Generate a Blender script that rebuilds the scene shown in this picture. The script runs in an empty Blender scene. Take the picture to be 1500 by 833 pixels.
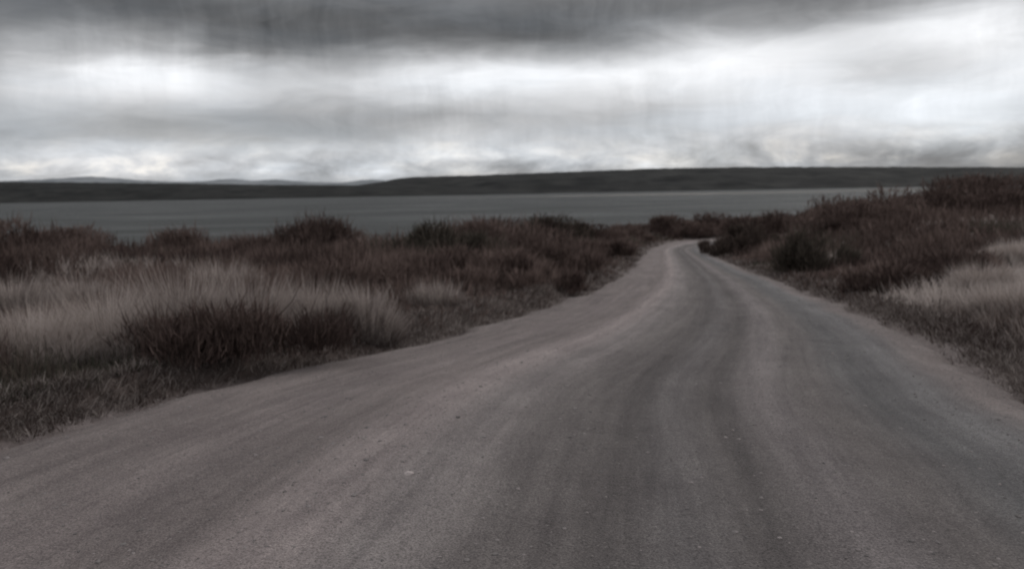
import bpy, math, random
import numpy as np
from mathutils import Vector, Matrix

S = bpy.context.scene
RAD = math.radians

# ------------------------------------------------------------------ camera
IW, IH, FPX = 1500.0, 833.0, 1170.0          # the photograph's frame and focal length in its pixels
EYE = 1.5
PITCH, ROLL = math.atan(135.5 / FPX), RAD(1.0)
cam = bpy.data.objects.new('camera', bpy.data.cameras.new('camera'))
S.collection.objects.link(cam)
cam.data.sensor_width = 36.0
cam.data.lens = 36.0 * FPX / IW
cam.data.clip_start, cam.data.clip_end = 0.05, 60000
CAM_R = Matrix.Rotation(math.pi / 2 - PITCH, 3, 'X') @ Matrix.Rotation(-ROLL, 3, 'Z')
cam.matrix_world = Matrix.Translation((0, 0, EYE)) @ CAM_R.to_4x4()
cam.data.dof.use_dof = True                  # fast lens left focused close by
cam.data.dof.focus_distance = 2.2
cam.data.dof.aperture_fstop = 3.3
S.camera = cam
S.render.resolution_x, S.render.resolution_y = 1024, 568

S.view_settings.view_transform = 'Standard'
S.view_settings.look = 'None'
S.view_settings.gamma = 1.0
S.view_settings.exposure = 0.0

def ray(px, py):
    d = CAM_R @ Vector(((px - IW / 2) / FPX, (IH / 2 - py) / FPX, -1.0))
    return d.normalized()

# ------------------------------------------------------------------ node helper
class NT:
    def __init__(s, tree): s.t = tree; s.n = tree.nodes; s.l = tree.links
    def new(s, kind, **kw):
        nd = s.n.new(kind)
        for k, v in kw.items(): setattr(nd, k, v)
        return nd
    def put(s, v, sock):
        if hasattr(v, 'links'): s.l.new(v, sock)
        else: sock.default_value = v
    def math(s, op, a, b=0.0, c=None, clamp=False):
        nd = s.new('ShaderNodeMath', operation=op, use_clamp=clamp)
        s.put(a, nd.inputs[0]); s.put(b, nd.inputs[1])
        if c is not None: s.put(c, nd.inputs[2])
        return nd.outputs[0]
    def vec(s, x, y, z):
        nd = s.new('ShaderNodeCombineXYZ')
        for i, v in enumerate((x, y, z)): s.put(v, nd.inputs[i])
        return nd.outputs[0]
    def noise(s, v, scale, detail=4, rough=.55, dist=0.0, col=False):
        nd = s.new('ShaderNodeTexNoise')
        s.put(v, nd.inputs['Vector']); nd.inputs['Scale'].default_value = scale
        nd.inputs['Detail'].default_value = detail; nd.inputs['Roughness'].default_value = rough
        nd.inputs['Distortion'].default_value = dist
        return nd.outputs['Color' if col else 'Fac']
    def ramp(s, f, stops, interp='LINEAR'):
        nd = s.new('ShaderNodeValToRGB'); cr = nd.color_ramp; cr.interpolation = interp
        while len(cr.elements) < len(stops): cr.elements.new(0.5)
        for e, (p, c) in zip(cr.elements, stops):
            e.position = p; e.color = tuple(c) + (1,) if len(c) == 3 else c
        s.put(f, nd.inputs[0]); return nd.outputs[0]
    def mix(s, f, a, b, mode='MIX'):
        nd = s.new('ShaderNodeMix', data_type='RGBA', blend_type=mode)
        s.put(f, nd.inputs[0])
        for v, i in ((a, 6), (b, 7)):
            if isinstance(v, tuple) and len(v) == 3: v = v + (1,)
            s.put(v, nd.inputs[i])
        return nd.outputs[2]
    def mapr(s, v, a, b, c, d):
        nd = s.new('ShaderNodeMapRange'); s.put(v, nd.inputs[0])
        for i, q in enumerate((a, b, c, d)): nd.inputs[i + 1].default_value = q
        return nd.outputs[0]

# ------------------------------------------------------------------ world: overcast sky
SUN_AZ, SUN_EL = RAD(48), RAD(38)            # behind the bright cloud at the right
wd = bpy.data.worlds.new('World'); S.world = wd; wd.use_nodes = True
w = NT(wd.node_tree); w.n.clear()
out = w.new('ShaderNodeOutputWorld'); bg = w.new('ShaderNodeBackground')
bg.inputs['Strength'].default_value = 0.1
w.l.new(bg.outputs[0], out.inputs[0])
sky = w.new('ShaderNodeTexSky', sky_type='NISHITA')
sky.sun_disc = False; sky.sun_elevation = SUN_EL; sky.sun_rotation = SUN_AZ
tc = w.new('ShaderNodeTexCoord').outputs['Generated']
sp = w.new('ShaderNodeSeparateXYZ'); w.l.new(tc, sp.inputs[0])
az = w.math('ARCTAN2', sp.outputs[0], sp.outputs[1])
el = w.math('ARCSINE', sp.outputs[2])
# cloud bank: where the layer is thick (dark) and thin (bright), by direction; (photo x, y, grey)
SKYPTS = [(0,0,.45),(130,8,.42),(350,15,.385),(600,30,.41),(850,20,.44),(1050,25,.52),(1200,25,.64),(1330,25,.82),(1470,30,.95),
 (30,60,.62),(160,60,.68),(330,65,.52),(480,60,.46),(700,60,.46),(850,65,.55),(1000,70,.84),(1150,70,.93),(1350,70,.90),
 (0,105,.82),(120,115,.90),(230,115,1.04),(330,120,.86),(480,105,.76),(650,108,.92),(800,112,.97),(950,110,.96),(1100,115,.93),(1250,100,.84),(1400,105,.84),(1500,100,.97),
 (0,150,.80),(150,155,.76),(350,155,.72),(520,150,.75),(650,155,.72),(800,155,.80),(900,160,.74),(1050,150,.85),(1200,145,.94),(1350,140,.93),(1500,150,.88),
 (60,195,.72),(200,195,.72),(370,190,.68),(480,190,.63),(620,195,.75),(750,200,.79),(900,195,.77),(1020,190,.80),(1150,185,.80),(1300,180,.89),(1450,185,.86),
 (80,240,.86),(250,240,.83),(420,235,.80),(560,235,.80),(700,235,.80),(850,230,.78),(1000,232,.75),(1150,228,.73),(1300,220,.66),(1450,220,.64)]
P = []
for px, py, g in SKYPTS:
    d = ray(px, py); P.append((math.atan2(d.x, d.y), math.asin(d.z), g))
P = np.array(P); SA, SE, BASE = 0.125, 0.034, 0.50
C = np.stack([P[:, 0] / SA, P[:, 1] / SE], 1)
K = np.exp(-((C[:, None] - C[None]) ** 2).sum(2))
W = np.linalg.solve(K.T @ K + 0.02 * np.eye(len(C)), K.T @ (P[:, 2] - BASE))
plane = w.vec(w.math('MULTIPLY', az, 2.2), w.math('MULTIPLY', el, 11.0), 0.0)
n1 = w.noise(plane, 2.6, 6, .55, .4, True)
s3 = w.new('ShaderNodeSeparateColor'); w.l.new(n1, s3.inputs[0])
azw = w.math('MULTIPLY_ADD', w.math('SUBTRACT', s3.outputs[0], .5), .10, az)
elw = w.math('MULTIPLY_ADD', w.math('SUBTRACT', s3.outputs[1], .5), .035, el)
q = w.vec(w.math('DIVIDE', azw, SA), w.math('DIVIDE', elw, SE), 0.0)
acc = BASE
for (cx, cy), wt in zip(C, W):
    dn = w.new('ShaderNodeVectorMath', operation='DISTANCE')
    w.l.new(q, dn.inputs[0]); dn.inputs[1].default_value = (cx, cy, 0)
    d2 = w.math('MULTIPLY', dn.outputs['Value'], dn.outputs['Value'])
    acc = w.math('MULTIPLY_ADD', w.math('POWER', math.exp(-1), d2), float(wt), acc)
# cloud texture: torn layers, soft rain shafts, small puffs low down
tex = w.noise(w.vec(w.math('MULTIPLY', azw, 6.0), w.math('MULTIPLY', elw, 19.0), 3.0), 1.5, 9, .6, .9)
acc = w.math('MULTIPLY_ADD', w.math('SUBTRACT', tex, .47), .19, acc)
shaft = w.noise(w.vec(w.math('MULTIPLY_ADD', azw, 9.0, w.math('MULTIPLY', az, 25.0)), w.math('MULTIPLY', el, 5.0), 0.0), 1.0, 5, .62, .15)
where = w.mapr(w.noise(w.vec(w.math('MULTIPLY', az, 4.0), w.math('MULTIPLY', el, 8.0), 31.0), 1.2, 3), .40, .62, .02, .20)
acc = w.math('MULTIPLY_ADD', w.math('SUBTRACT', shaft, .5), where, acc)
puff = w.noise(w.vec(w.math('MULTIPLY', az, 12.0), w.math('MULTIPLY', el, 30.0), 7.0), 1.2, 7, .62, .35)
low = w.math('MULTIPLY', w.mapr(el, .075, .03, 0, 1), w.mapr(el, .012, .03, .2, 1))
lowp = w.math('MULTIPLY', low, w.math('SUBTRACT', puff, .47))
acc = w.math('MULTIPLY_ADD', lowp, .85, acc)
high = w.math('MAXIMUM', w.mapr(el, .30, .75, 0, 1), w.mapr(w.math('ABSOLUTE', az), 1.0, 1.9, 0, 1))   # unseen sky overhead and behind, brightened to light the ground
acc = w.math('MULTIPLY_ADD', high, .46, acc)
acc = w.math('MULTIPLY_ADD', acc, 1.08, -.065)
acc = w.math('MAXIMUM', acc, .12)
lum = w.math('MULTIPLY', w.math('POWER', acc, 2.2), 10.0)
tint = w.mix(w.mapr(lowp, 0.0, .12, 0, 1), (.975, .985, 1.01), (1.03, 1.0, .96))
bl = w.math('MULTIPLY', w.mapr(w.noise(w.vec(w.math('MULTIPLY', az, 3.2), w.math('MULTIPLY', el, 13.0), 23.0), 1.3, 4), .42, .62, 0, 1), w.mapr(el, .17, .06, 0, .9))
tint = w.mix(bl, tint, (.93, .985, 1.055))
cl = w.new('ShaderNodeVectorMath', operation='SCALE'); w.l.new(tint, cl.inputs[0]); w.l.new(lum, cl.inputs['Scale'])
cover = w.mapr(w.noise(w.vec(w.math('MULTIPLY', az, 3.0), w.math('MULTIPLY', el, 14.0), 11.0), 1.5, 4), .42, .7, .985, .94)
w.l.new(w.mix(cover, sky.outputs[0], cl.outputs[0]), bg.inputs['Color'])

sl = bpy.data.lights.new('sun', 'SUN'); sl.energy = 1.1; sl.angle = RAD(14); sl.color = (1, .96, .91)
sun = bpy.data.objects.new('sun', sl); S.collection.objects.link(sun)
sd = Vector((math.sin(SUN_AZ) * math.cos(SUN_EL), math.cos(SUN_AZ) * math.cos(SUN_EL), math.sin(SUN_EL)))
sun.rotation_euler = sd.to_track_quat('Z', 'Y').to_euler()

# ------------------------------------------------------------------ numpy noise
def _h(ix, iy, seed):
    n = (ix.astype(np.int64) * 374761393 + iy.astype(np.int64) * 668265263 + seed * 974711) & 0xffffffff
    n = ((n ^ (n >> 13)) * 1274126177) & 0xffffffff
    return ((n ^ (n >> 16)) & 0xffff) / 65535.0
def vnoise(x, y, seed=0):
    x, y = np.asarray(x, float), np.asarray(y, float)
    ix, iy = np.floor(x), np.floor(y); fx, fy = x - ix, y - iy
    fx, fy = fx * fx * (3 - 2 * fx), fy * fy * (3 - 2 * fy)
    a, b = _h(ix, iy, seed), _h(ix + 1, iy, seed); c, d = _h(ix, iy + 1, seed), _h(ix + 1, iy + 1, seed)
    return (a + (b - a) * fx) * (1 - fy) + (c + (d - c) * fx) * fy - .5
def fbm(x, y, octv=4, seed=0):
    s, a = 0, 1.0
    for k in range(octv):
        s = s + a * vnoise(x, y, seed + k * 17); x, y, a = x * 2.03 + 5.1, y * 2.03 - 3.7, a * .5
    return s
def sstep(a, b, x):
    t = np.clip((x - a) / (b - a), 0, 1); return t * t * (3 - 2 * t)

# ------------------------------------------------------------------ the lie of the land
ROAD_Y = [-14, 0, 5, 10, 15, 28, 50, 80, 110, 130]
ROAD_D = [1.3, 1.5, 1.62, 1.84, 2.12, 2.95, 4.0, 5.1, 5.7, 5.9]
_gy = np.linspace(-14, 130, 1500); _gz = EYE - np.interp(_gy, ROAD_Y, ROAD_D)
_k = np.hanning(41); _k /= _k.sum(); _gz = np.convolve(np.pad(_gz, 20, 'edge'), _k, 'valid')
def zroad(y): return np.interp(y, _gy, _gz)
def road_hit(px, py):
    d = ray(px, py); y = np.linspace(1, 125, 6000)
    f = EYE + d.z / d.y * y - zroad(y); i = int(np.argmax(f < 0))
    return d.x / d.y * y[i], y[i]
LE = [road_hit(*p) for p in ((0,652),(200,592),(400,548),(600,505),(750,466),(850,434),(910,404),(934,382),(946,366))]
RE = [road_hit(*p) for p in ((1500,572),(1400,517),(1300,472),(1200,434),(1130,407),(1080,389),(1045,375),(1024,365))]
def edge(pts, tail, near):
    pts = sorted(pts, key=lambda p: p[1]); y = np.linspace(-14, 128, 1420)
    ys = [p[1] for p in near] + [p[1] for p in pts] + [p[1] for p in tail]
    xs = [p[0] for p in near] + [p[0] for p in pts] + [p[0] for p in tail]
    x = np.interp(y, ys, xs)
    def sm(v, n):
        k = np.hanning(2 * n + 1); return np.convolve(np.pad(v, n, 'reflect', reflect_type='odd'), k / k.sum(), 'valid')
    f = sstep(12, 40, y); return y, sm(x, 18) * (1 - f) + sm(x, 90) * f
_yl, _xl = edge(LE, [(15.2, 76), (21, 84), (36, 92), (60, 100), (90, 108), (140, 128)], [(-5.4, -14), (-4.6, 0)])
_yr, _xr = edge(RE, [(19.6, 70), (27, 77), (44, 85), (70, 92), (100, 100), (160, 128)], [(2.6, -14), (3.4, 0)])
def xl(y): return np.interp(y, _yl, _xl)
def xr(y): return np.interp(y, _yr, _xr)
BLUFF = np.array([(-400, 10), (-60, 24), (-25, 30), (-7, 31), (-2, 38), (3, 58), (8, 80), (16, 108), (30, 126), (60, 142), (140, 160), (600, 160)], float)
WATER = -9.0
def land(x, y):
    """height of the ground, its distance from the road edge and the share of bare gravel"""
    x, y = np.asarray(x, float), np.asarray(y, float)
    zr = zroad(np.clip(y, -14, 130)); L, R = xl(y), xr(y)
    off = np.where(x < L, L - x, np.where(x > R, x - R, 0.0)); left = x < (L + R) / 2
    off = np.where((y > 127), 30.0, off)
    zl = zr + .10 * sstep(.1, .5, off) + .32 * sstep(.6, 3.5, off) + .55 * sstep(10, 30, y) * sstep(1, 6, off) - .25 * sstep(40, 90, y) * sstep(1, 6, off)
    far = np.interp(y, [0, 12, 25, 40, 70, 100, 160], [-.1, -.3, -.25, -.2, .45, 1.05, 1.3])
    far = far - 2.6 * (1 - sstep(18, 46, x)) * sstep(40, 95, y)
    zrr = zr + (far - zr) * sstep(.8, 9, off) + .04 * sstep(.1, .5, off)
    z = np.where(left, zl, zrr)
    z = z + (fbm(x * .16, y * .16, 4, 3) * .55) * sstep(.8, 5, off)
    z = z + fbm(x * 1.3, y * 1.3, 3, 9) * .10 * sstep(.1, 1.0, off) + fbm(x * 6, y * 6, 2, 5) * .03 * sstep(0, .4, off)
    # ridge of graded spoil along the left edge
    z = z + np.where(left, .11, .05) * np.exp(-((off - .55 - .2 * vnoise(y * .9, x * 0, 4)) / .22) ** 2) * (.6 + .9 * vnoise(x * 2.2, y * 2.2, 8) + .4)
    e = np.interp(x, BLUFF[:, 0], BLUFF[:, 1]) + fbm(x * .12, y * 0, 3, 21) * 5
    z = z - np.clip(sstep(-2, 14, y - e) * 2.2 + np.clip(y - e - 2, 0, 60) * .45, 0, 14)
    z = np.maximum(z, WATER - 4)
    inside = (x >= L) & (x <= R) & (y < 127)
    edge_in = np.minimum(x - L, R - x)
    z = np.where(inside, zr - .03 - .07 * sstep(0, .35, edge_in), z)
    return z, np.where(inside, -edge_in, off)
def lz(x, y): return float(land(np.array([x]), np.array([y]))[0][0])
def ground_hit(px, py):
    d = ray(px, py); t = np.concatenate([np.linspace(2, 40, 3000), np.linspace(40.05, 130, 3000)])
    z, _ = land(d.x * t, d.y * t); hit = EYE + d.z * t < z
    e = np.interp(d.x * t, BLUFF[:, 0], BLUFF[:, 1]); hit &= d.y * t < e + 4
    i = int(np.argmax(hit)) if hit.any() else int(np.argmin(abs(d.y * t - e)))
    if not hit.any(): print('NOHIT', px, py, t[i], z[i], EYE + d.z * t[i])
    return d.x * t[i], d.y * t[i], float(z[i])

# ------------------------------------------------------------------ mesh and material helpers
def tag(o, label=None, cat=None, group=None, kind=None):
    for k, v in (('label', label), ('category', cat), ('group', group), ('kind', kind)):
        if v: o[k] = v
    return o
def raw(name, verts, loops, starts, mat, cols=None, parent=None, smooth=False):
    me = bpy.data.meshes.new(name)
    me.vertices.add(len(verts)); me.vertices.foreach_set('co', np.ascontiguousarray(verts, np.float32).ravel())
    me.loops.add(len(loops)); me.loops.foreach_set('vertex_index', np.ascontiguousarray(loops, np.int32))
    me.polygons.add(len(starts)); me.polygons.foreach_set('loop_start', np.ascontiguousarray(starts, np.int32))
    me.update(calc_edges=True); me.validate()
    if cols is not None:
        a = me.color_attributes.new('tint', 'FLOAT_COLOR', 'POINT')
        a.data.foreach_set('color', np.ascontiguousarray(np.c_[cols, np.ones(len(cols))], np.float32).ravel())
    me.polygons.foreach_set('use_smooth', np.full(len(starts), smooth))
    me.materials.append(mat)
    o = bpy.data.objects.new(name, me); S.collection.objects.link(o)
    if parent: o.parent = parent
    return o
def grid(name, X, Y, Z, mat, cols=None, wrap=False, kind='structure', uv=None, parent=None):
    n, m = X.shape
    v = np.stack([X, Y, Z], -1).reshape(-1, 3); idx = np.arange(n * m).reshape(n, m)
    if wrap: idx = np.concatenate([idx, idx[:, :1]], 1)
    f = np.stack([idx[:-1, :-1], idx[:-1, 1:], idx[1:, 1:], idx[1:, :-1]], -1).reshape(-1, 4)
    o = raw(name, v, f.ravel(), np.arange(len(f)) * 4, mat, cols, parent, True)
    if uv is not None:
        u = o.data.uv_layers.new(name='UVMap'); u.data.foreach_set('uv', np.ascontiguousarray(uv.reshape(-1, 2)[f.ravel()], np.float32).ravel())
    if kind: o['kind'] = kind
    return o
def mat(name):
    m = bpy.data.materials.new(name); m.use_nodes = True
    t = NT(m.node_tree); b = t.n['Principled BSDF']
    b.inputs['Roughness'].default_value = .9; b.inputs['Specular IOR Level'].default_value = .15
    return m, t, b
def bump(t, b, h, strength, dist):
    nd = t.new('ShaderNodeBump'); nd.inputs['Strength'].default_value = strength; nd.inputs['Distance'].default_value = dist
    t.put(h, nd.inputs['Height']); t.l.new(nd.outputs[0], b.inputs['Normal'])

# gravel road: graded streaks run along it, pinkish dust between blue-grey wheel tracks
def gravel_fine(t, base, co):
    g1 = t.noise(co, 95, 3, .7); g2 = t.noise(co, 22, 4, .65); g3 = t.noise(co, 2.2, 5, .6)
    c = t.mix(t.mapr(g1, .3, .7, 0, 1), t.mix(1.0, base, (.48, .47, .47), 'MULTIPLY'), t.mix(1.0, base, (1.62, 1.60, 1.58), 'MULTIPLY'))
    c = t.mix(t.mapr(g2, .3, .7, .0, .55), c, t.mix(1.0, c, (.66, .66, .67), 'MULTIPLY'))
    c = t.mix(t.mapr(g3, .35, .65, 0, .5), c, t.mix(1.0, c, (.78, .77, .78), 'MULTIPLY'))
    return c, t.math('ADD', g1, t.math('MULTIPLY', g2, 1.6))
PINK, PALE, GREY, DARK, BLUE = (.198, .172, .165), (.285, .248, .239), (.156, .141, .136), (.116, .105, .102), (.128, .124, .124)
m_road, t, b = mat('gravel_road')
uv = t.new('ShaderNodeUVMap').outputs[0]; co = t.new('ShaderNodeTexCoord').outputs['Object']
su = t.new('ShaderNodeSeparateXYZ'); t.l.new(uv, su.inputs[0])
wob = t.noise(t.vec(t.math('MULTIPLY', su.outputs[0], 3.0), t.math('MULTIPLY', su.outputs[1], .16), 0.0), 1.0, 3)
u = t.math('MULTIPLY_ADD', t.math('SUBTRACT', wob, .5), .03, su.outputs[0])
base = t.ramp(u, [(0, PINK), (.13, PINK), (.22, (.205, .178, .172)), (.30, PINK), (.37, PALE), (.43, (.225, .203, .197)), (.50, GREY), (.56, DARK),
                  (.60, (.148, .136, .134)), (.645, DARK), (.70, (.200, .180, .177)), (.75, GREY), (.82, BLUE), (.87, (.168, .162, .162)), (.93, PINK), (1, (.215, .186, .18))], 'EASE')
streak = t.noise(t.vec(t.math('MULTIPLY', su.outputs[0], 34.0), t.math('MULTIPLY', su.outputs[1], .35), 0.0), 1.0, 5, .65)
base = t.mix(t.mapr(streak, .35, .68, 0, .85), base, t.mix(1.0, base, (.68, .68, .69), 'MULTIPLY'))
fine = t.noise(t.vec(t.math('MULTIPLY', su.outputs[0], 95.0), t.math('MULTIPLY', su.outputs[1], .8), 4.0), 1.0, 5, .7)
base = t.mix(t.mapr(fine, .42, .72, 0, .7), base, t.mix(1.0, base, (.72, .71, .72), 'MULTIPLY'))
blot = t.noise(co, .7, 5, .62)
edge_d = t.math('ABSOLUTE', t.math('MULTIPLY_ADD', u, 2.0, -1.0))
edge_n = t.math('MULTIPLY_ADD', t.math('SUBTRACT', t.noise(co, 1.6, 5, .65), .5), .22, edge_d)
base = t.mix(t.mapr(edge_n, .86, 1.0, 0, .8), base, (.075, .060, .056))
base = t.mix(t.mapr(blot, .38, .68, 0, .7), base, t.mix(1.0, base, (.74, .73, .74), 'MULTIPLY'))
c, hgt = gravel_fine(t, base, co)
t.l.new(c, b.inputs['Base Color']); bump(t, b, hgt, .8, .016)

m_ground, t, b = mat('heath_soil')
co = t.new('ShaderNodeTexCoord').outputs['Object']
at = t.new('ShaderNodeAttribute', attribute_name='tint').outputs['Color']
sc = t.new('ShaderNodeSeparateColor'); t.l.new(at, sc.inputs[0])
n = t.noise(co, .8, 6, .6); n2 = t.noise(co, 7, 4, .6)
soil = t.ramp(n, [(.3, (.030, .022, .020)), (.5, (.052, .039, .035)), (.7, (.10, .080, .072))])
soil = t.mix(t.mapr(n2, .4, .7, 0, .6), soil, (.045, .034, .03))
gr, hgt = gravel_fine(t, (.15, .128, .124), co)
fac = t.math('MULTIPLY', sc.outputs[0], t.mapr(n2, .25, .6, .55, 1.0), clamp=True)
t.l.new(t.mix(fac, soil, gr), b.inputs['Base Color']); bump(t, b, t.math('ADD', n2, t.math('MULTIPLY', hgt, .3)), .7, .04)

m_water, t, b = mat('choppy_water')
co = t.new('ShaderNodeTexCoord').outputs['Object']
b.inputs['Base Color'].default_value = (.030, .032, .031, 1); b.inputs['Roughness'].default_value = .45
b.inputs['IOR'].default_value = 1.33; b.inputs['Specular IOR Level'].default_value = .16
st = t.new('ShaderNodeMapping'); st.inputs['Scale'].default_value = (.6, 1.3, 1); t.l.new(co, st.inputs[0])
wv = t.math('ADD', t.noise(st.outputs[0], .55, 5, .6), t.math('MULTIPLY', t.noise(st.outputs[0], .06, 4, .6), 2.0))
bump(t, b, wv, 1.0, 1.2)
wp = t.noise(st.outputs[0], .012, 5, .6, .6); t.l.new(t.mapr(wp, .36, .66, .37, .53), b.inputs['Roughness'])

def hill_mat(name, lo, hi, scale):
    m, t, b = mat(name); co = t.new('ShaderNodeTexCoord').outputs['Object']
    mp = t.new('ShaderNodeMapping'); mp.inputs['Scale'].default_value = (1, 1, 3); t.l.new(co, mp.inputs[0])
    n = t.noise(mp.outputs[0], scale, 7, .62)
    t.l.new(t.ramp(n, [(.35, lo), (.65, hi)]), b.inputs['Base Color']); b.inputs['Specular IOR Level'].default_value = .05
    return m
m_hill = hill_mat('moor_hillside', (.011, .0115, .012), (.030, .030, .029), .006)
m_near_shore = hill_mat('far_shore_scrub', (.010, .0105, .0105), (.026, .026, .025), .01)
m_mount = hill_mat('hazed_mountain', (.13, .14, .15), (.19, .20, .21), .0015)  # distance haze put into the colour: paler and bluer than the nearer hills
m_strip = hill_mat('pale_grey_mottle', (.11, .107, .10), (.16, .154, .147), .02)

def plant_mat(name, trans):
    m, t, b = mat(name); at = t.new('ShaderNodeAttribute', attribute_name='tint').outputs['Color']
    t.l.new(at, b.inputs['Base Color']); b.inputs['Specular IOR Level'].default_value = .08
    tr = t.new('ShaderNodeBsdfTranslucent'); t.l.new(at, tr.inputs[0])
    mx = t.new('ShaderNodeMixShader'); mx.inputs[0].default_value = trans
    t.l.new(b.outputs[0], mx.inputs[1]); t.l.new(tr.outputs[0], mx.inputs[2])
    t.l.new(mx.outputs[0], t.n['Material Output'].inputs[0]); return m
m_grass = plant_mat('dry_grass_blades', .3)
m_heath = plant_mat('heather_sprigs', .12)
m_stem, t, b = mat('woody_stem')
t.l.new(t.ramp(t.noise(t.new('ShaderNodeTexCoord').outputs['Object'], 30, 4), [(.3, (.04, .03, .026)), (.7, (.10, .08, .07))]), b.inputs['Base Color'])

# ------------------------------------------------------------------ setting
rr = np.concatenate([[.02], np.geomspace(.4, 160, 420), np.geomspace(164, 30000, 60)]); aa = np.linspace(0, 2 * math.pi, 900, endpoint=False)
Rg, Ag = np.meshgrid(rr, aa, indexing='ij'); X, Y = Rg * np.sin(Ag), Rg * np.cos(Ag)
Z, off = land(X, Y)
bare = (1 - sstep(-.1, .22, off + fbm(X * 1.3, Y * 1.3, 3, 31) * .3)).ravel()
ground = grid('ground', X, Y, Z, m_ground, np.repeat(bare[:, None], 3, 1), wrap=True)

yy = np.concatenate([np.linspace(-13, 30, 700), np.linspace(30.1, 125, 380)]); uu = np.linspace(0, 1, 110)
wl, wr = xl(yy), xr(yy); jl, jr = fbm(yy * .9, yy * 0, 5, 41) * .42, fbm(yy * .9, yy * 0 + 9, 5, 43) * .42
U, YY = np.meshgrid(uu, yy); XX = wl[:, None] + (wr - wl)[:, None] * U + jl[:, None] * (1 - U) ** 9 + jr[:, None] * U ** 9
prof = np.interp(uu, [0, .1, .22, .30, .37, .45, .56, .60, .645, .70, .76, .82, .9, 1], [0, .01, -.015, 0, .04, .005, -.02, .005, -.02, .012, 0, -.02, .015, 0])
ZZ = zroad(YY) + .03 + .05 * (1 - (2 * U - 1) ** 2) + prof[None] + fbm(XX * .8, YY * .3, 3, 51) * .03 + fbm(XX * 7, YY * 5, 2, 55) * .008
ZZ -= .11 * (1 - sstep(0, .045, np.minimum(U, 1 - U)))
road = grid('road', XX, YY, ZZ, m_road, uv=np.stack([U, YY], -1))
def road_z(x, y):
    i = int(np.argmin(abs(yy - y))); return float(np.interp(x, XX[i], ZZ[i]))

g = np.concatenate([-np.geomspace(30000, 60, 40), np.linspace(-50, 50, 20), np.geomspace(60, 30000, 40)])
wx, wy = np.meshgrid(g, np.concatenate([[-30000, -5000, -500], np.linspace(0, 400, 40), np.geomspace(420, 30000, 60)]))
grid('water', wx, wy, wx * 0 + WATER, m_water)

def ridge(name, prof, dist, depth, m, seed, rough, label_kind='structure', foot=WATER - 3):
    """a range of hills: prof lists (photo x, photo y of its skyline); real height at its own distance"""
    xs = np.linspace(prof[0][0], prof[-1][0], 420); ys = np.interp(xs, [p[0] for p in prof], [p[1] for p in prof])
    k = np.hanning(13); k /= k.sum(); ys = np.convolve(np.pad(ys, 6, 'edge'), k, 'valid')
    tp = []
    for px, py in zip(xs, ys):
        d = ray(px, py); tp.append((d.x / d.y * dist, EYE + d.z / d.y * dist))
    tp = np.array(tp); v = np.linspace(-1, 1, 61)
    Vv, Xx = np.meshgrid(v, tp[:, 0], indexing='ij'); top = np.repeat(tp[None, :, 1], 61, 0)
    shape = np.clip(1 - abs(Vv) ** 1.7, 0, 1)
    Yy = dist + Vv * depth
    h = (top - foot) * shape * (1 + rough * fbm(Xx / depth * 3, Yy / depth * 3, 5, seed) * (1 - shape) * 3)
    jag = fbm(Xx / depth * 30, Yy / depth * 8, 4, seed + 3) * (top - foot) * .035
    Zz = foot + h + jag * shape
    return grid(name, Xx * Yy / dist, Yy, Zz, m)
ridge('mountains', [(-900, 262), (-300, 262), (-60, 268), (60, 263), (135, 258), (200, 264), (250, 266), (300, 266), (338, 261), (370, 266), (400, 262), (440, 266), (500, 268),
                    (545, 262), (600, 270), (700, 272), (900, 274)], 17000, 2600, m_mount, 71, .3)
ridge('hills', [(470, 279), (520, 272), (560, 266.5), (580, 261.5), (600, 259.5), (680, 257.5), (760, 254.5), (860, 251), (960, 247), (1080, 245), (1250, 244.5), (1380, 245),
                (1520, 245.5), (1900, 238), (2600, 224), (3300, 215)], 5200, 1300, m_hill, 81, .5)
ridge('moorland', [(-1500, 292), (-600, 277), (-200, 271), (0, 266.5), (120, 267.5), (260, 269), (400, 271), (520, 271.5), (600, 272), (700, 276), (760, 280), (800, 282)], 4300, 1000, m_near_shore, 91, .4)
# low pale strip on the far side of the water
yy2 = np.linspace(-1, 1, 25); sx = np.linspace(-220, 1500, 160)
V2, X2 = np.meshgrid(yy2, sx, indexing='ij')
cy = 1620 + 60 * np.sin(X2 / 500.0)
wid = 520 * sstep(-220, 350, X2) * (.8 + .5 * vnoise(X2 / 160, X2 * 0, 3))
grid('far_pale_strip', X2, cy + V2 * wid, WATER - .5 + 1.6 * (1 - V2 ** 2) * (.7 + vnoise(X2 / 60, V2 * 2, 7) * .5), m_strip)

# ------------------------------------------------------------------ vegetation
rng = np.random.default_rng(7)
def blade_mesh(name, base, h, wdt, adir, lean, bend, col, m, parent=None, tipcol=None):
    """tapering two-segment blades: foot, middle, tip"""
    N = len(base); d = np.stack([np.cos(adir), np.sin(adir), 0 * adir], 1)
    fa = rng.uniform(0, 2 * math.pi, N); sd_ = np.stack([np.cos(fa), np.sin(fa), 0 * fa], 1) * (wdt / 2)[:, None]
    mid = base + d * (h * .5 * np.sin(lean))[:, None]; mid[:, 2] += h * .5 * np.cos(lean)
    l2 = lean + bend; tip = mid + d * (h * .5 * np.sin(l2))[:, None]; tip[:, 2] += h * .5 * np.cos(l2)
    v = np.stack([base - sd_, base + sd_, mid + sd_ * .8, mid - sd_ * .8, tip], 1).reshape(-1, 3)
    o5 = (np.arange(N) * 5)[:, None]
    loops = (o5 + np.array([[0, 1, 2, 3, 3, 2, 4]])).ravel()
    starts = (np.arange(N)[:, None] * 7 + np.array([[0, 4]])).ravel()
    c = np.repeat(col[:, None], 5, 1)
    return raw(name, v, loops, starts, m, c.reshape(-1, 3), parent)
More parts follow.
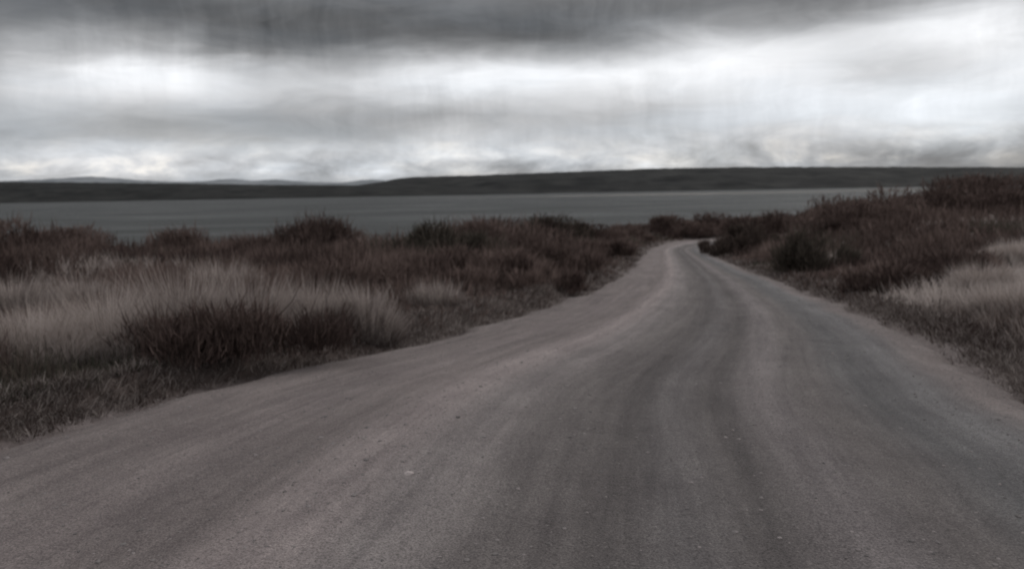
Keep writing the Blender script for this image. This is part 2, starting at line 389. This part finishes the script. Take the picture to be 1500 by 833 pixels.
def scatter(n, ylo, yhi, xspan, power):
    """positions over the land, thinning out with distance"""
    t = rng.uniform(0, 1, n); r = ylo * (yhi / ylo) ** (t ** power)
    a = rng.uniform(-xspan, xspan, n); return r * np.sin(a), r * np.cos(a)
STRAW = np.array([.43, .375, .348]); BUFF = np.array([.20, .165, .145]); BROWN = np.array([.104, .076, .067]); UMBER = np.array([.041, .028, .025]); OLIVE = np.array([.055, .056, .042])
def lerp(a, b, f): return a + (b - a) * f[:, None]
def straw_share(x, y):
    """where dry grass outgrows the heather"""
    p = fbm(x * .22, y * .22, 3, 61) * 1.1
    right = x > xr(y)
    p = p - .05 + np.where(right, 1.1 * sstep(.44, .54, x / np.maximum(y, 1)) * sstep(26, 17, y), 0) + np.where(right, .55 * sstep(.75, 1.05, x / np.maximum(y, 1) * 1.65) * sstep(60, 12, y) - .38, 0)
    p = p + np.where(~right, .28 * sstep(20, 8, y) * sstep(-1.5, -4.5, x) - .36, 0)
    return p
def tufts(n, per, ylo, yhi, span, power, keep):
    x, y = scatter(n, ylo, yhi, span, power); z, off = land(x, y)
    e = np.interp(x, BLUFF[:, 0], BLUFF[:, 1])
    z = np.where(off < 0, zroad(np.clip(y, -14, 130)) + .02, z); ok = (off > -.45) & (y - e < 10) & keep(x, y, off)
    return x[ok], y[ok], z[ok], off[ok]
def spread(x, y, z, per, rad):
    x = np.repeat(x, per); y = np.repeat(y, per); z = np.repeat(z, per); rad = np.repeat(rad, per)
    a = rng.uniform(0, 2 * math.pi, len(x)); r = np.sqrt(rng.uniform(0, 1, len(x))) * rad
    return x + r * np.cos(a), y + r * np.sin(a), z, a, r / rad

# heather: a low dark springy mat
x, y, z, off = tufts(64000, 9, 4.0, 175, 1.05, .85, lambda x, y, o: (straw_share(x, y) + rng.normal(0, .18, len(x)) < .05) & (o > .15 + np.where(x < xr(y), .22 * sstep(14, 7, y), .35 * sstep(13, 8, y)) + rng.uniform(0, .7, len(x)) ** 2))
dist = np.hypot(x, y); rad = .05 + .006 * dist; per = 10
th = np.clip(.30 + .45 * fbm(x * .45, y * .45, 3, 15), .08, .8) * sstep(.0, 2.2, off) * (1 + .7 * sstep(9, 18, y)) + .06
bx, by, bz, a, rn = spread(x, y, z, per, rad); N = len(bx)
H = np.repeat(th, per) * rng.uniform(.55, 1.25, N); D = np.repeat(dist, per)
tone = np.clip(np.repeat(fbm(x * .35, y * .35, 3, 77), per) * 1.3 + .50 + rng.normal(0, .17, N), 0, 1)
col = lerp(UMBER, BROWN * 1.35, tone) * rng.uniform(.75, 1.25, (N, 1))
ol = np.repeat(vnoise(x * .3, y * .3, 19) > .22, per); col[ol] = lerp(OLIVE * .8, BROWN, tone[ol])
blade_mesh('heather', np.stack([bx, by, bz - .02], 1), H, .006 + .0013 * D, a + rng.normal(0, .7, N), rng.uniform(.05, .95, N), rng.uniform(-.5, .6, N), col, m_heath)['kind'] = 'stuff'

# dry grass: pale upright blades
x, y, z, off = tufts(62000, 9, 4.0, 150, 1.05, .9, lambda x, y, o: (straw_share(x, y) + rng.normal(0, .14, len(x)) > .02) & (o > .3 + .4 * sstep(16, 8, y) + rng.uniform(0, .8, len(x)) ** 2))
dist = np.hypot(x, y); rad = .04 + .004 * dist; per = 9
pale_edge = np.where((x > xr(y)) & (y < 24), .3, 0); th = (np.clip(.30 + .35 * fbm(x * .45, y * .45, 3, 25), .1, .7)) * (.25 + .75 * np.where(x > xr(y), sstep(.2, 1.1, off), sstep(.3, 2.2, off)))
bx, by, bz, a, rn = spread(x, y, z, per, rad); N = len(bx)
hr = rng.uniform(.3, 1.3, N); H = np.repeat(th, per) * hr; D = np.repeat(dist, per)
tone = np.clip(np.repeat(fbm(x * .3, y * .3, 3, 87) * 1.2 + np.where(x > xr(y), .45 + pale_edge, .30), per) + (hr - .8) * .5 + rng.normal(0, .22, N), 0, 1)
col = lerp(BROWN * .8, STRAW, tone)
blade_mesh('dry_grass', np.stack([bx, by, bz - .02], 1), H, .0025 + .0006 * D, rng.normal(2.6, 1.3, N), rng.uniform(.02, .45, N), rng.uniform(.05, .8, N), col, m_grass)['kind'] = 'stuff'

# sparse wisps on the verge
x, y, z, off = tufts(230000, 6, 3.5, 70, 1.05, 1.0, lambda x, y, o: (o < 2.6) & (rng.uniform(0, 1, len(x)) < sstep(-.34, .35, o + vnoise(x * 1.7, y * 1.7, 5) * .55 + vnoise(x * .5, y * .5, 6) * .3)))
dist = np.hypot(x, y); per = 7; bx, by, bz, a, rn = spread(x, y, z, per, .03 + .003 * dist); N = len(bx)
tone = rng.uniform(0, 1, N); patch = np.repeat(fbm(x * 1.1, y * 1.1, 3, 91) + np.where((x > xr(y)) & (y < 24), .5 * sstep(.3, 1.6, off), 0), per); col = lerp(UMBER * .9, STRAW * .62, np.clip(tone ** 2.2 + patch * .45, 0, 1))
blade_mesh('verge_grass', np.stack([bx, by, bz - .01], 1), rng.uniform(.03, .19, N) * np.repeat(.35 + .65 * sstep(-.3, .4, off), per), .0022 + .0007 * np.repeat(dist, per), a, rng.uniform(.2, 1.15, N), rng.uniform(0, .7, N), col, m_grass)['kind'] = 'stuff'

def empty(name, loc):
    o = bpy.data.objects.new(name, None); S.collection.objects.link(o); o.location = loc; o.empty_display_size = .2; return o
TUSS = []
def tussock(px, py, h, r, pale, label, n=7000, droop=.75):
    x, y, z = ground_hit(px, py); root = empty('grass_tussock', (x, y, z - .03))
    tag(root, label, 'grass tussock', 'grass tussocks on the heath')
    d = math.hypot(x, y)
    a = rng.uniform(0, 2 * math.pi, n); q = np.sqrt(rng.uniform(0, 1, n)); rr_ = q * r * .62
    base = np.stack([rr_ * np.cos(a) * 1.1, rr_ * np.sin(a), 0 * a], 1)
    base[:, 2] = land(x + base[:, 0], y + base[:, 1])[0] - z
    lump = 1 + .30 * np.sin(a * 3 + rng.uniform(0, 6)) * q + .18 * np.sin(a * 7 + rng.uniform(0, 6)) * q
    hr = rng.uniform(.25, 1.12, n); H = h * hr * (1.12 - .35 * q) * lump
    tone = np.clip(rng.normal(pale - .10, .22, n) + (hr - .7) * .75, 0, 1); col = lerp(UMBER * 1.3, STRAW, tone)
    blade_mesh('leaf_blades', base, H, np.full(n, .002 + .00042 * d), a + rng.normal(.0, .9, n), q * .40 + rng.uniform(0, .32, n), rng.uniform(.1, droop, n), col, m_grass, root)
    n2 = 170; a = rng.uniform(0, 2 * math.pi, n2); q = np.sqrt(rng.uniform(0, 1, n2)) * .55
    base = np.stack([q * r * np.cos(a), q * r * np.sin(a), 0 * a], 1); base[:, 2] = land(x + base[:, 0], y + base[:, 1])[0] - z
    blade_mesh('flower_stalk', base, h * rng.uniform(.95, 1.35, n2), np.full(n2, .003 + .0005 * d), a, q * .35 + rng.uniform(0, .1, n2), rng.uniform(0, .35, n2),
               lerp(BUFF, STRAW, rng.uniform(0, 1, n2)), m_grass, root)['kind'] = 'stuff'
    return root
def tube(pts, rads, seg=5):
    v, f = [], []
    for i, (p, rad) in enumerate(zip(pts, rads)):
        for k in range(seg):
            t_ = 2 * math.pi * k / seg; v.append((p[0] + rad * math.cos(t_), p[1] + rad * math.sin(t_), p[2]))
    for i in range(len(pts) - 1):
        for k in range(seg): f.append((i * seg + k, i * seg + (k + 1) % seg, (i + 1) * seg + (k + 1) % seg, (i + 1) * seg + k))
    return v, f
def shrub(px, py, h, r, tone0, label, green=0.0, n=8500, wide=1.0):
    x, y, z = ground_hit(px, py); root = empty('heath_shrub', (x, y, z - .04))
    tag(root, label, 'shrub', 'shrubs on the heath'); d = math.hypot(x, y)
    V, F = [], []; lobes = []
    for k in range(16):
        a = rng.uniform(0, 2 * math.pi); q = rng.uniform(.05, 1.0); top = h * rng.uniform(.15, .85) * (1.1 - .6 * q)
        e = np.array([math.cos(a) * r * q * wide * 1.15, math.sin(a) * r * q, top]); lobes.append((e, r * rng.uniform(.20, .55) * (1.15 - .45 * q)))
        pts = [e * s_ * np.array([s_ ** .4, s_ ** .4, 1]) + np.array([rng.normal(0, .03), rng.normal(0, .03), 0]) for s_ in (0.02, .35, .7, 1.0)]
        v, f = tube(pts, [.018 + .0004 * d, .013 + .0003 * d, .008 + .0003 * d, .004]); o_ = len(V); V += v; F += [tuple(i + o_ for i in q_) for q_ in f]
    F = np.array(F); raw('branches', np.array(V), F.ravel(), np.arange(len(F)) * 4, m_stem, None, root)
    li = rng.integers(0, len(lobes), n); c = np.array([l[0] for l in lobes])[li]; lr = np.array([l[1] for l in lobes])[li]
    u3 = rng.normal(0, 1, (n, 3)); u3 /= np.linalg.norm(u3, axis=1)[:, None]; rad = lr * rng.uniform(.15, 1, n) ** .45
    p = c + u3 * rad[:, None] * np.array([wide ** .5 * 1.1, 1, min(1, .75 * h / r)])
    low_ = rng.uniform(0, 1, n) < .30
    p[low_, 2] *= rng.uniform(.05, .8, low_.sum())
    gz = land(x + p[:, 0], y + p[:, 1])[0] - z; p[:, 2] = np.maximum(p[:, 2], gz * .8 + rng.uniform(0, .08, n))
    tone = np.clip(rng.normal(tone0 + .12, .25, n) + rng.normal(0, .2, len(lobes))[li], 0, 1); col = lerp(UMBER, BROWN * 1.5, tone)
    col = col * (1 - green) + green * lerp(OLIVE * .6, OLIVE * 1.3, tone)
    H = rng.uniform(.08, .24, n) * (.6 + .5 * h); H[rng.uniform(0, 1, n) < .07] *= 2.3
    o = blade_mesh('foliage', p, H, np.full(n, .005 + .0009 * d), np.arctan2(u3[:, 1], u3[:, 0]) + rng.normal(0, .6, n), rng.uniform(.0, .9, n), rng.uniform(-.3, .5, n), col, m_heath, root)
    return root

# left verge, near to far
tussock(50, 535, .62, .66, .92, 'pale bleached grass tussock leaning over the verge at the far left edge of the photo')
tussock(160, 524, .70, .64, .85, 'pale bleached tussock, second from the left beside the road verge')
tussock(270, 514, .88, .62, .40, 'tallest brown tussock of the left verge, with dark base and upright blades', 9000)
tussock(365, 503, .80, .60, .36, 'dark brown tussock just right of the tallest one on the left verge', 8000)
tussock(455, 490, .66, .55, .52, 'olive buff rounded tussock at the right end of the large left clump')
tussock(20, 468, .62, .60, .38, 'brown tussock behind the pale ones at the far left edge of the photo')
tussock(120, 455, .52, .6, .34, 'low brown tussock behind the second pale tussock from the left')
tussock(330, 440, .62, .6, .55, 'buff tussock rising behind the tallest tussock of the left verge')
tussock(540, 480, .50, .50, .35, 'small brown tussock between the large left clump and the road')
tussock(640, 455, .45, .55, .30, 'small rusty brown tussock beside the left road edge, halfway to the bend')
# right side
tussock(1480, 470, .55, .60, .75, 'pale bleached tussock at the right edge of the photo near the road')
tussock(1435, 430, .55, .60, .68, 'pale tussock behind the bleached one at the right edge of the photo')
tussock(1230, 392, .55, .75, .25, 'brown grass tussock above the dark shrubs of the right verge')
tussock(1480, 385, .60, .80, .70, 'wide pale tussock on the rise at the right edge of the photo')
# shrubs, left
shrub(325, 520, .46, .75, .08, 'added very dark shrub standing in for the shade at the foot of the tallest left tussock', n=6500, wide=1.7)  # added plant, its dark colour imitates the shade deep in the tussock clump
shrub(30, 392, 1.2, 1.5, .25, 'dark shrub at the far left edge of the photo, standing against the water', wide=1.3)
shrub(262, 372, 1.45, 1.4, .35, 'broad brown shrub on the left bank edge, in front of the open water', wide=1.4)
shrub(160, 388, .6, 1.0, .30, 'low dark shrub between the far left shrub and the broad brown one', wide=1.4)
shrub(455, 378, 1.05, 1.2, .25, 'rounded dark shrub on the bank edge, halfway between water and large tussocks', wide=1.3)
shrub(640, 388, .95, 1.2, .05, 'small blackish green shrub on the bank edge where the near shore climbs', .55, wide=1.2)
shrub(735, 372, 1.15, 1.6, .30, 'brown shrub above the blackish green one, left of the road', wide=1.3)
shrub(805, 352, 1.55, 1.9, .15, 'tall dark shrub in front of the small gap of pale water', .35, wide=1.4)
shrub(700, 412, .7, 1.0, .40, 'reddish brown low shrub midway between road and bank edge on the left', wide=1.3)
shrub(800, 400, .75, 1.1, .30, 'reddish brown shrub close to the left road edge before the bend', wide=1.3)
shrub(870, 375, .85, 1.3, .28, 'dark shrub closest to the left road edge near the bend', wide=1.2)
shrub(915, 350, 1.1, 1.8, .35, 'brown shrub at the left corner of the road bend', wide=1.3)
shrub(90, 372, 1.0, 1.4, .40, 'brown straggly shrub on the left bank edge, beside the dark shrub of the far left', wide=1.6)
shrub(355, 378, .55, 1.3, .45, 'low straggly brown shrub between the broad brown one and the rounded dark one', wide=1.7)
shrub(545, 384, .5, 1.3, .42, 'low brown shrub on the bank edge, just left of the blackish green one', wide=1.7)
shrub(590, 418, .55, 1.0, .40, 'low rust brown shrub in the heather, below the blackish green one', wide=1.6)
shrub(755, 425, .5, .9, .45, 'rust brown shrub leaning to the left road edge, nearest to the large tussocks', wide=1.6)
shrub(690, 378, 1.0, 1.5, .32, 'tangled brown shrub filling the space right of the blackish green one', wide=1.6)
shrub(850, 350, .9, 2.0, .38, 'spreading brown shrub right of the tall dark shrub before the pale water', wide=1.7)
shrub(500, 425, .5, 1.0, .38, 'dark rust brown low shrub behind the small brown tussock on the left', wide=1.6)
# round the bend
shrub(985, 345, 2.3, 2.6, .30, 'brown thicket straight beyond the end of the visible road', wide=1.5)
shrub(1045, 343, 2.3, 2.6, .25, 'dark thicket beyond the road bend, right of its end', wide=1.4)
# right of the road
shrub(1085, 372, 1.6, 1.4, .15, 'dark shrub at the inside of the road bend on the right', .25, wide=1.4)
shrub(1175, 402, 1.4, 1.1, .05, 'tall blackish green shrub on the right verge beside the road', .5, 5200, 1.2)
shrub(1130, 345, 1.4, 2.2, .25, 'reddish dark shrub behind the shrub at the inside of the bend', wide=1.5)
shrub(1220, 340, 1.7, 2.0, .25, 'reddish dark shrub on the slope above the blackish green shrub', wide=1.5)
shrub(1310, 434, .62, .75, .15, 'low dark shrub on the right verge, nearest to the road', wide=1.5)
shrub(1365, 426, .80, .80, .20, 'dark brown shrub on the right verge, second nearest to the road', wide=1.4)
shrub(1400, 415, .62, .75, .28, 'brown shrub between the dark verge shrubs and the pale right grass', wide=1.4)
shrub(1300, 335, 1.2, 2.2, .30, 'broad brown shrub on the middle of the right slope', wide=1.6)
shrub(1390, 316, 2.1, 2.8, .25, 'broad dark shrub high on the right slope under the skyline', wide=1.6)
shrub(1470, 300, 2.5, 3.2, .22, 'dark shrub on the skyline at the right edge of the photo', wide=1.6)

# ------------------------------------------------------------------ loose stones
m_stone, t, b = mat('loose_stone')
at = t.new('ShaderNodeAttribute', attribute_name='tint').outputs['Color']
n = t.noise(t.new('ShaderNodeTexCoord').outputs['Object'], 60, 4, .6)
t.l.new(t.mix(t.mapr(n, .35, .65, 0, .5), at, t.mix(1.0, at, (.6, .6, .6), 'MULTIPLY')), b.inputs['Base Color'])
import bmesh
def ico(sub):
    bm = bmesh.new(); bmesh.ops.create_icosphere(bm, subdivisions=sub, radius=1)
    v = np.array([q_.co[:] for q_ in bm.verts]); f = np.array([[q_.index for q_ in p.verts] for p in bm.faces]); bm.free(); return v, f
iv, jf = ico(1)
N = 9000; t_ = rng.uniform(0, 1, N); y = 2.6 + 22 * t_ ** 1.8; u_ = rng.uniform(-.06, 1.06, N)
u_ = np.where(rng.uniform(0, 1, N) < .4, rng.choice([.0, .03, .3, .37, .5, .7, .92, 1.0], N) + rng.normal(0, .03, N), u_)
x = xl(y) + (xr(y) - xl(y)) * u_; s = rng.lognormal(math.log(.0055), .42, N); s = np.minimum(s, .016)
zz = np.array([road_z(a_, b_) for a_, b_ in zip(x, y)]); lzv, offv = land(x, y); zz = np.where(offv > -.25, np.maximum(lzv, np.where(offv < 0, zz, -99)), zz)
jit = rng.uniform(.75, 1.25, (N, len(iv), 1)); v = iv[None] * jit * s[:, None, None] * np.stack([rng.uniform(.8, 1.4, N), rng.uniform(.8, 1.4, N), rng.uniform(.5, .9, N)], 1)[:, None]
v = v + np.stack([x, y, zz + s * .02], 1)[:, None]
f = (jf[None] + (np.arange(N) * len(iv))[:, None, None]).reshape(-1, 3)
cs = lerp(np.array([.10, .092, .090]), np.array([.22, .195, .19]), rng.uniform(0, 1, N))
raw('loose_gravel', v.reshape(-1, 3), f.ravel(), np.arange(len(f)) * 3, m_stone, np.repeat(cs, len(iv), 0), None, False)['kind'] = 'stuff'
iv2, jf2 = ico(3)
def stone(px, py, size, c, label):
    x, y = road_hit(px, py); y = max(y, 2.8); n3 = fbm(iv2[:, 0] * 1.3 + px, iv2[:, 1] * 1.3 + iv2[:, 2] * 2.1, 3, int(px))
    v = iv2 * (1 + .5 * n3)[:, None] * size * np.array([1.25, .95, .62])
    z = road_z(x, y) if xl(y) + .2 < x < xr(y) - .2 else lz(x, y)
    o = raw('stone', v, jf2.ravel(), np.arange(len(jf2)) * 3, m_stone, np.tile(c, (len(v), 1)), None, True)
    o.location = (x, y, z + size * .1); o.rotation_euler.z = px
    tag(o, label, 'stone')
stone(600, 722, .022, (.32, .28, .27), 'pale stone on the light gravel streak in the foreground road')
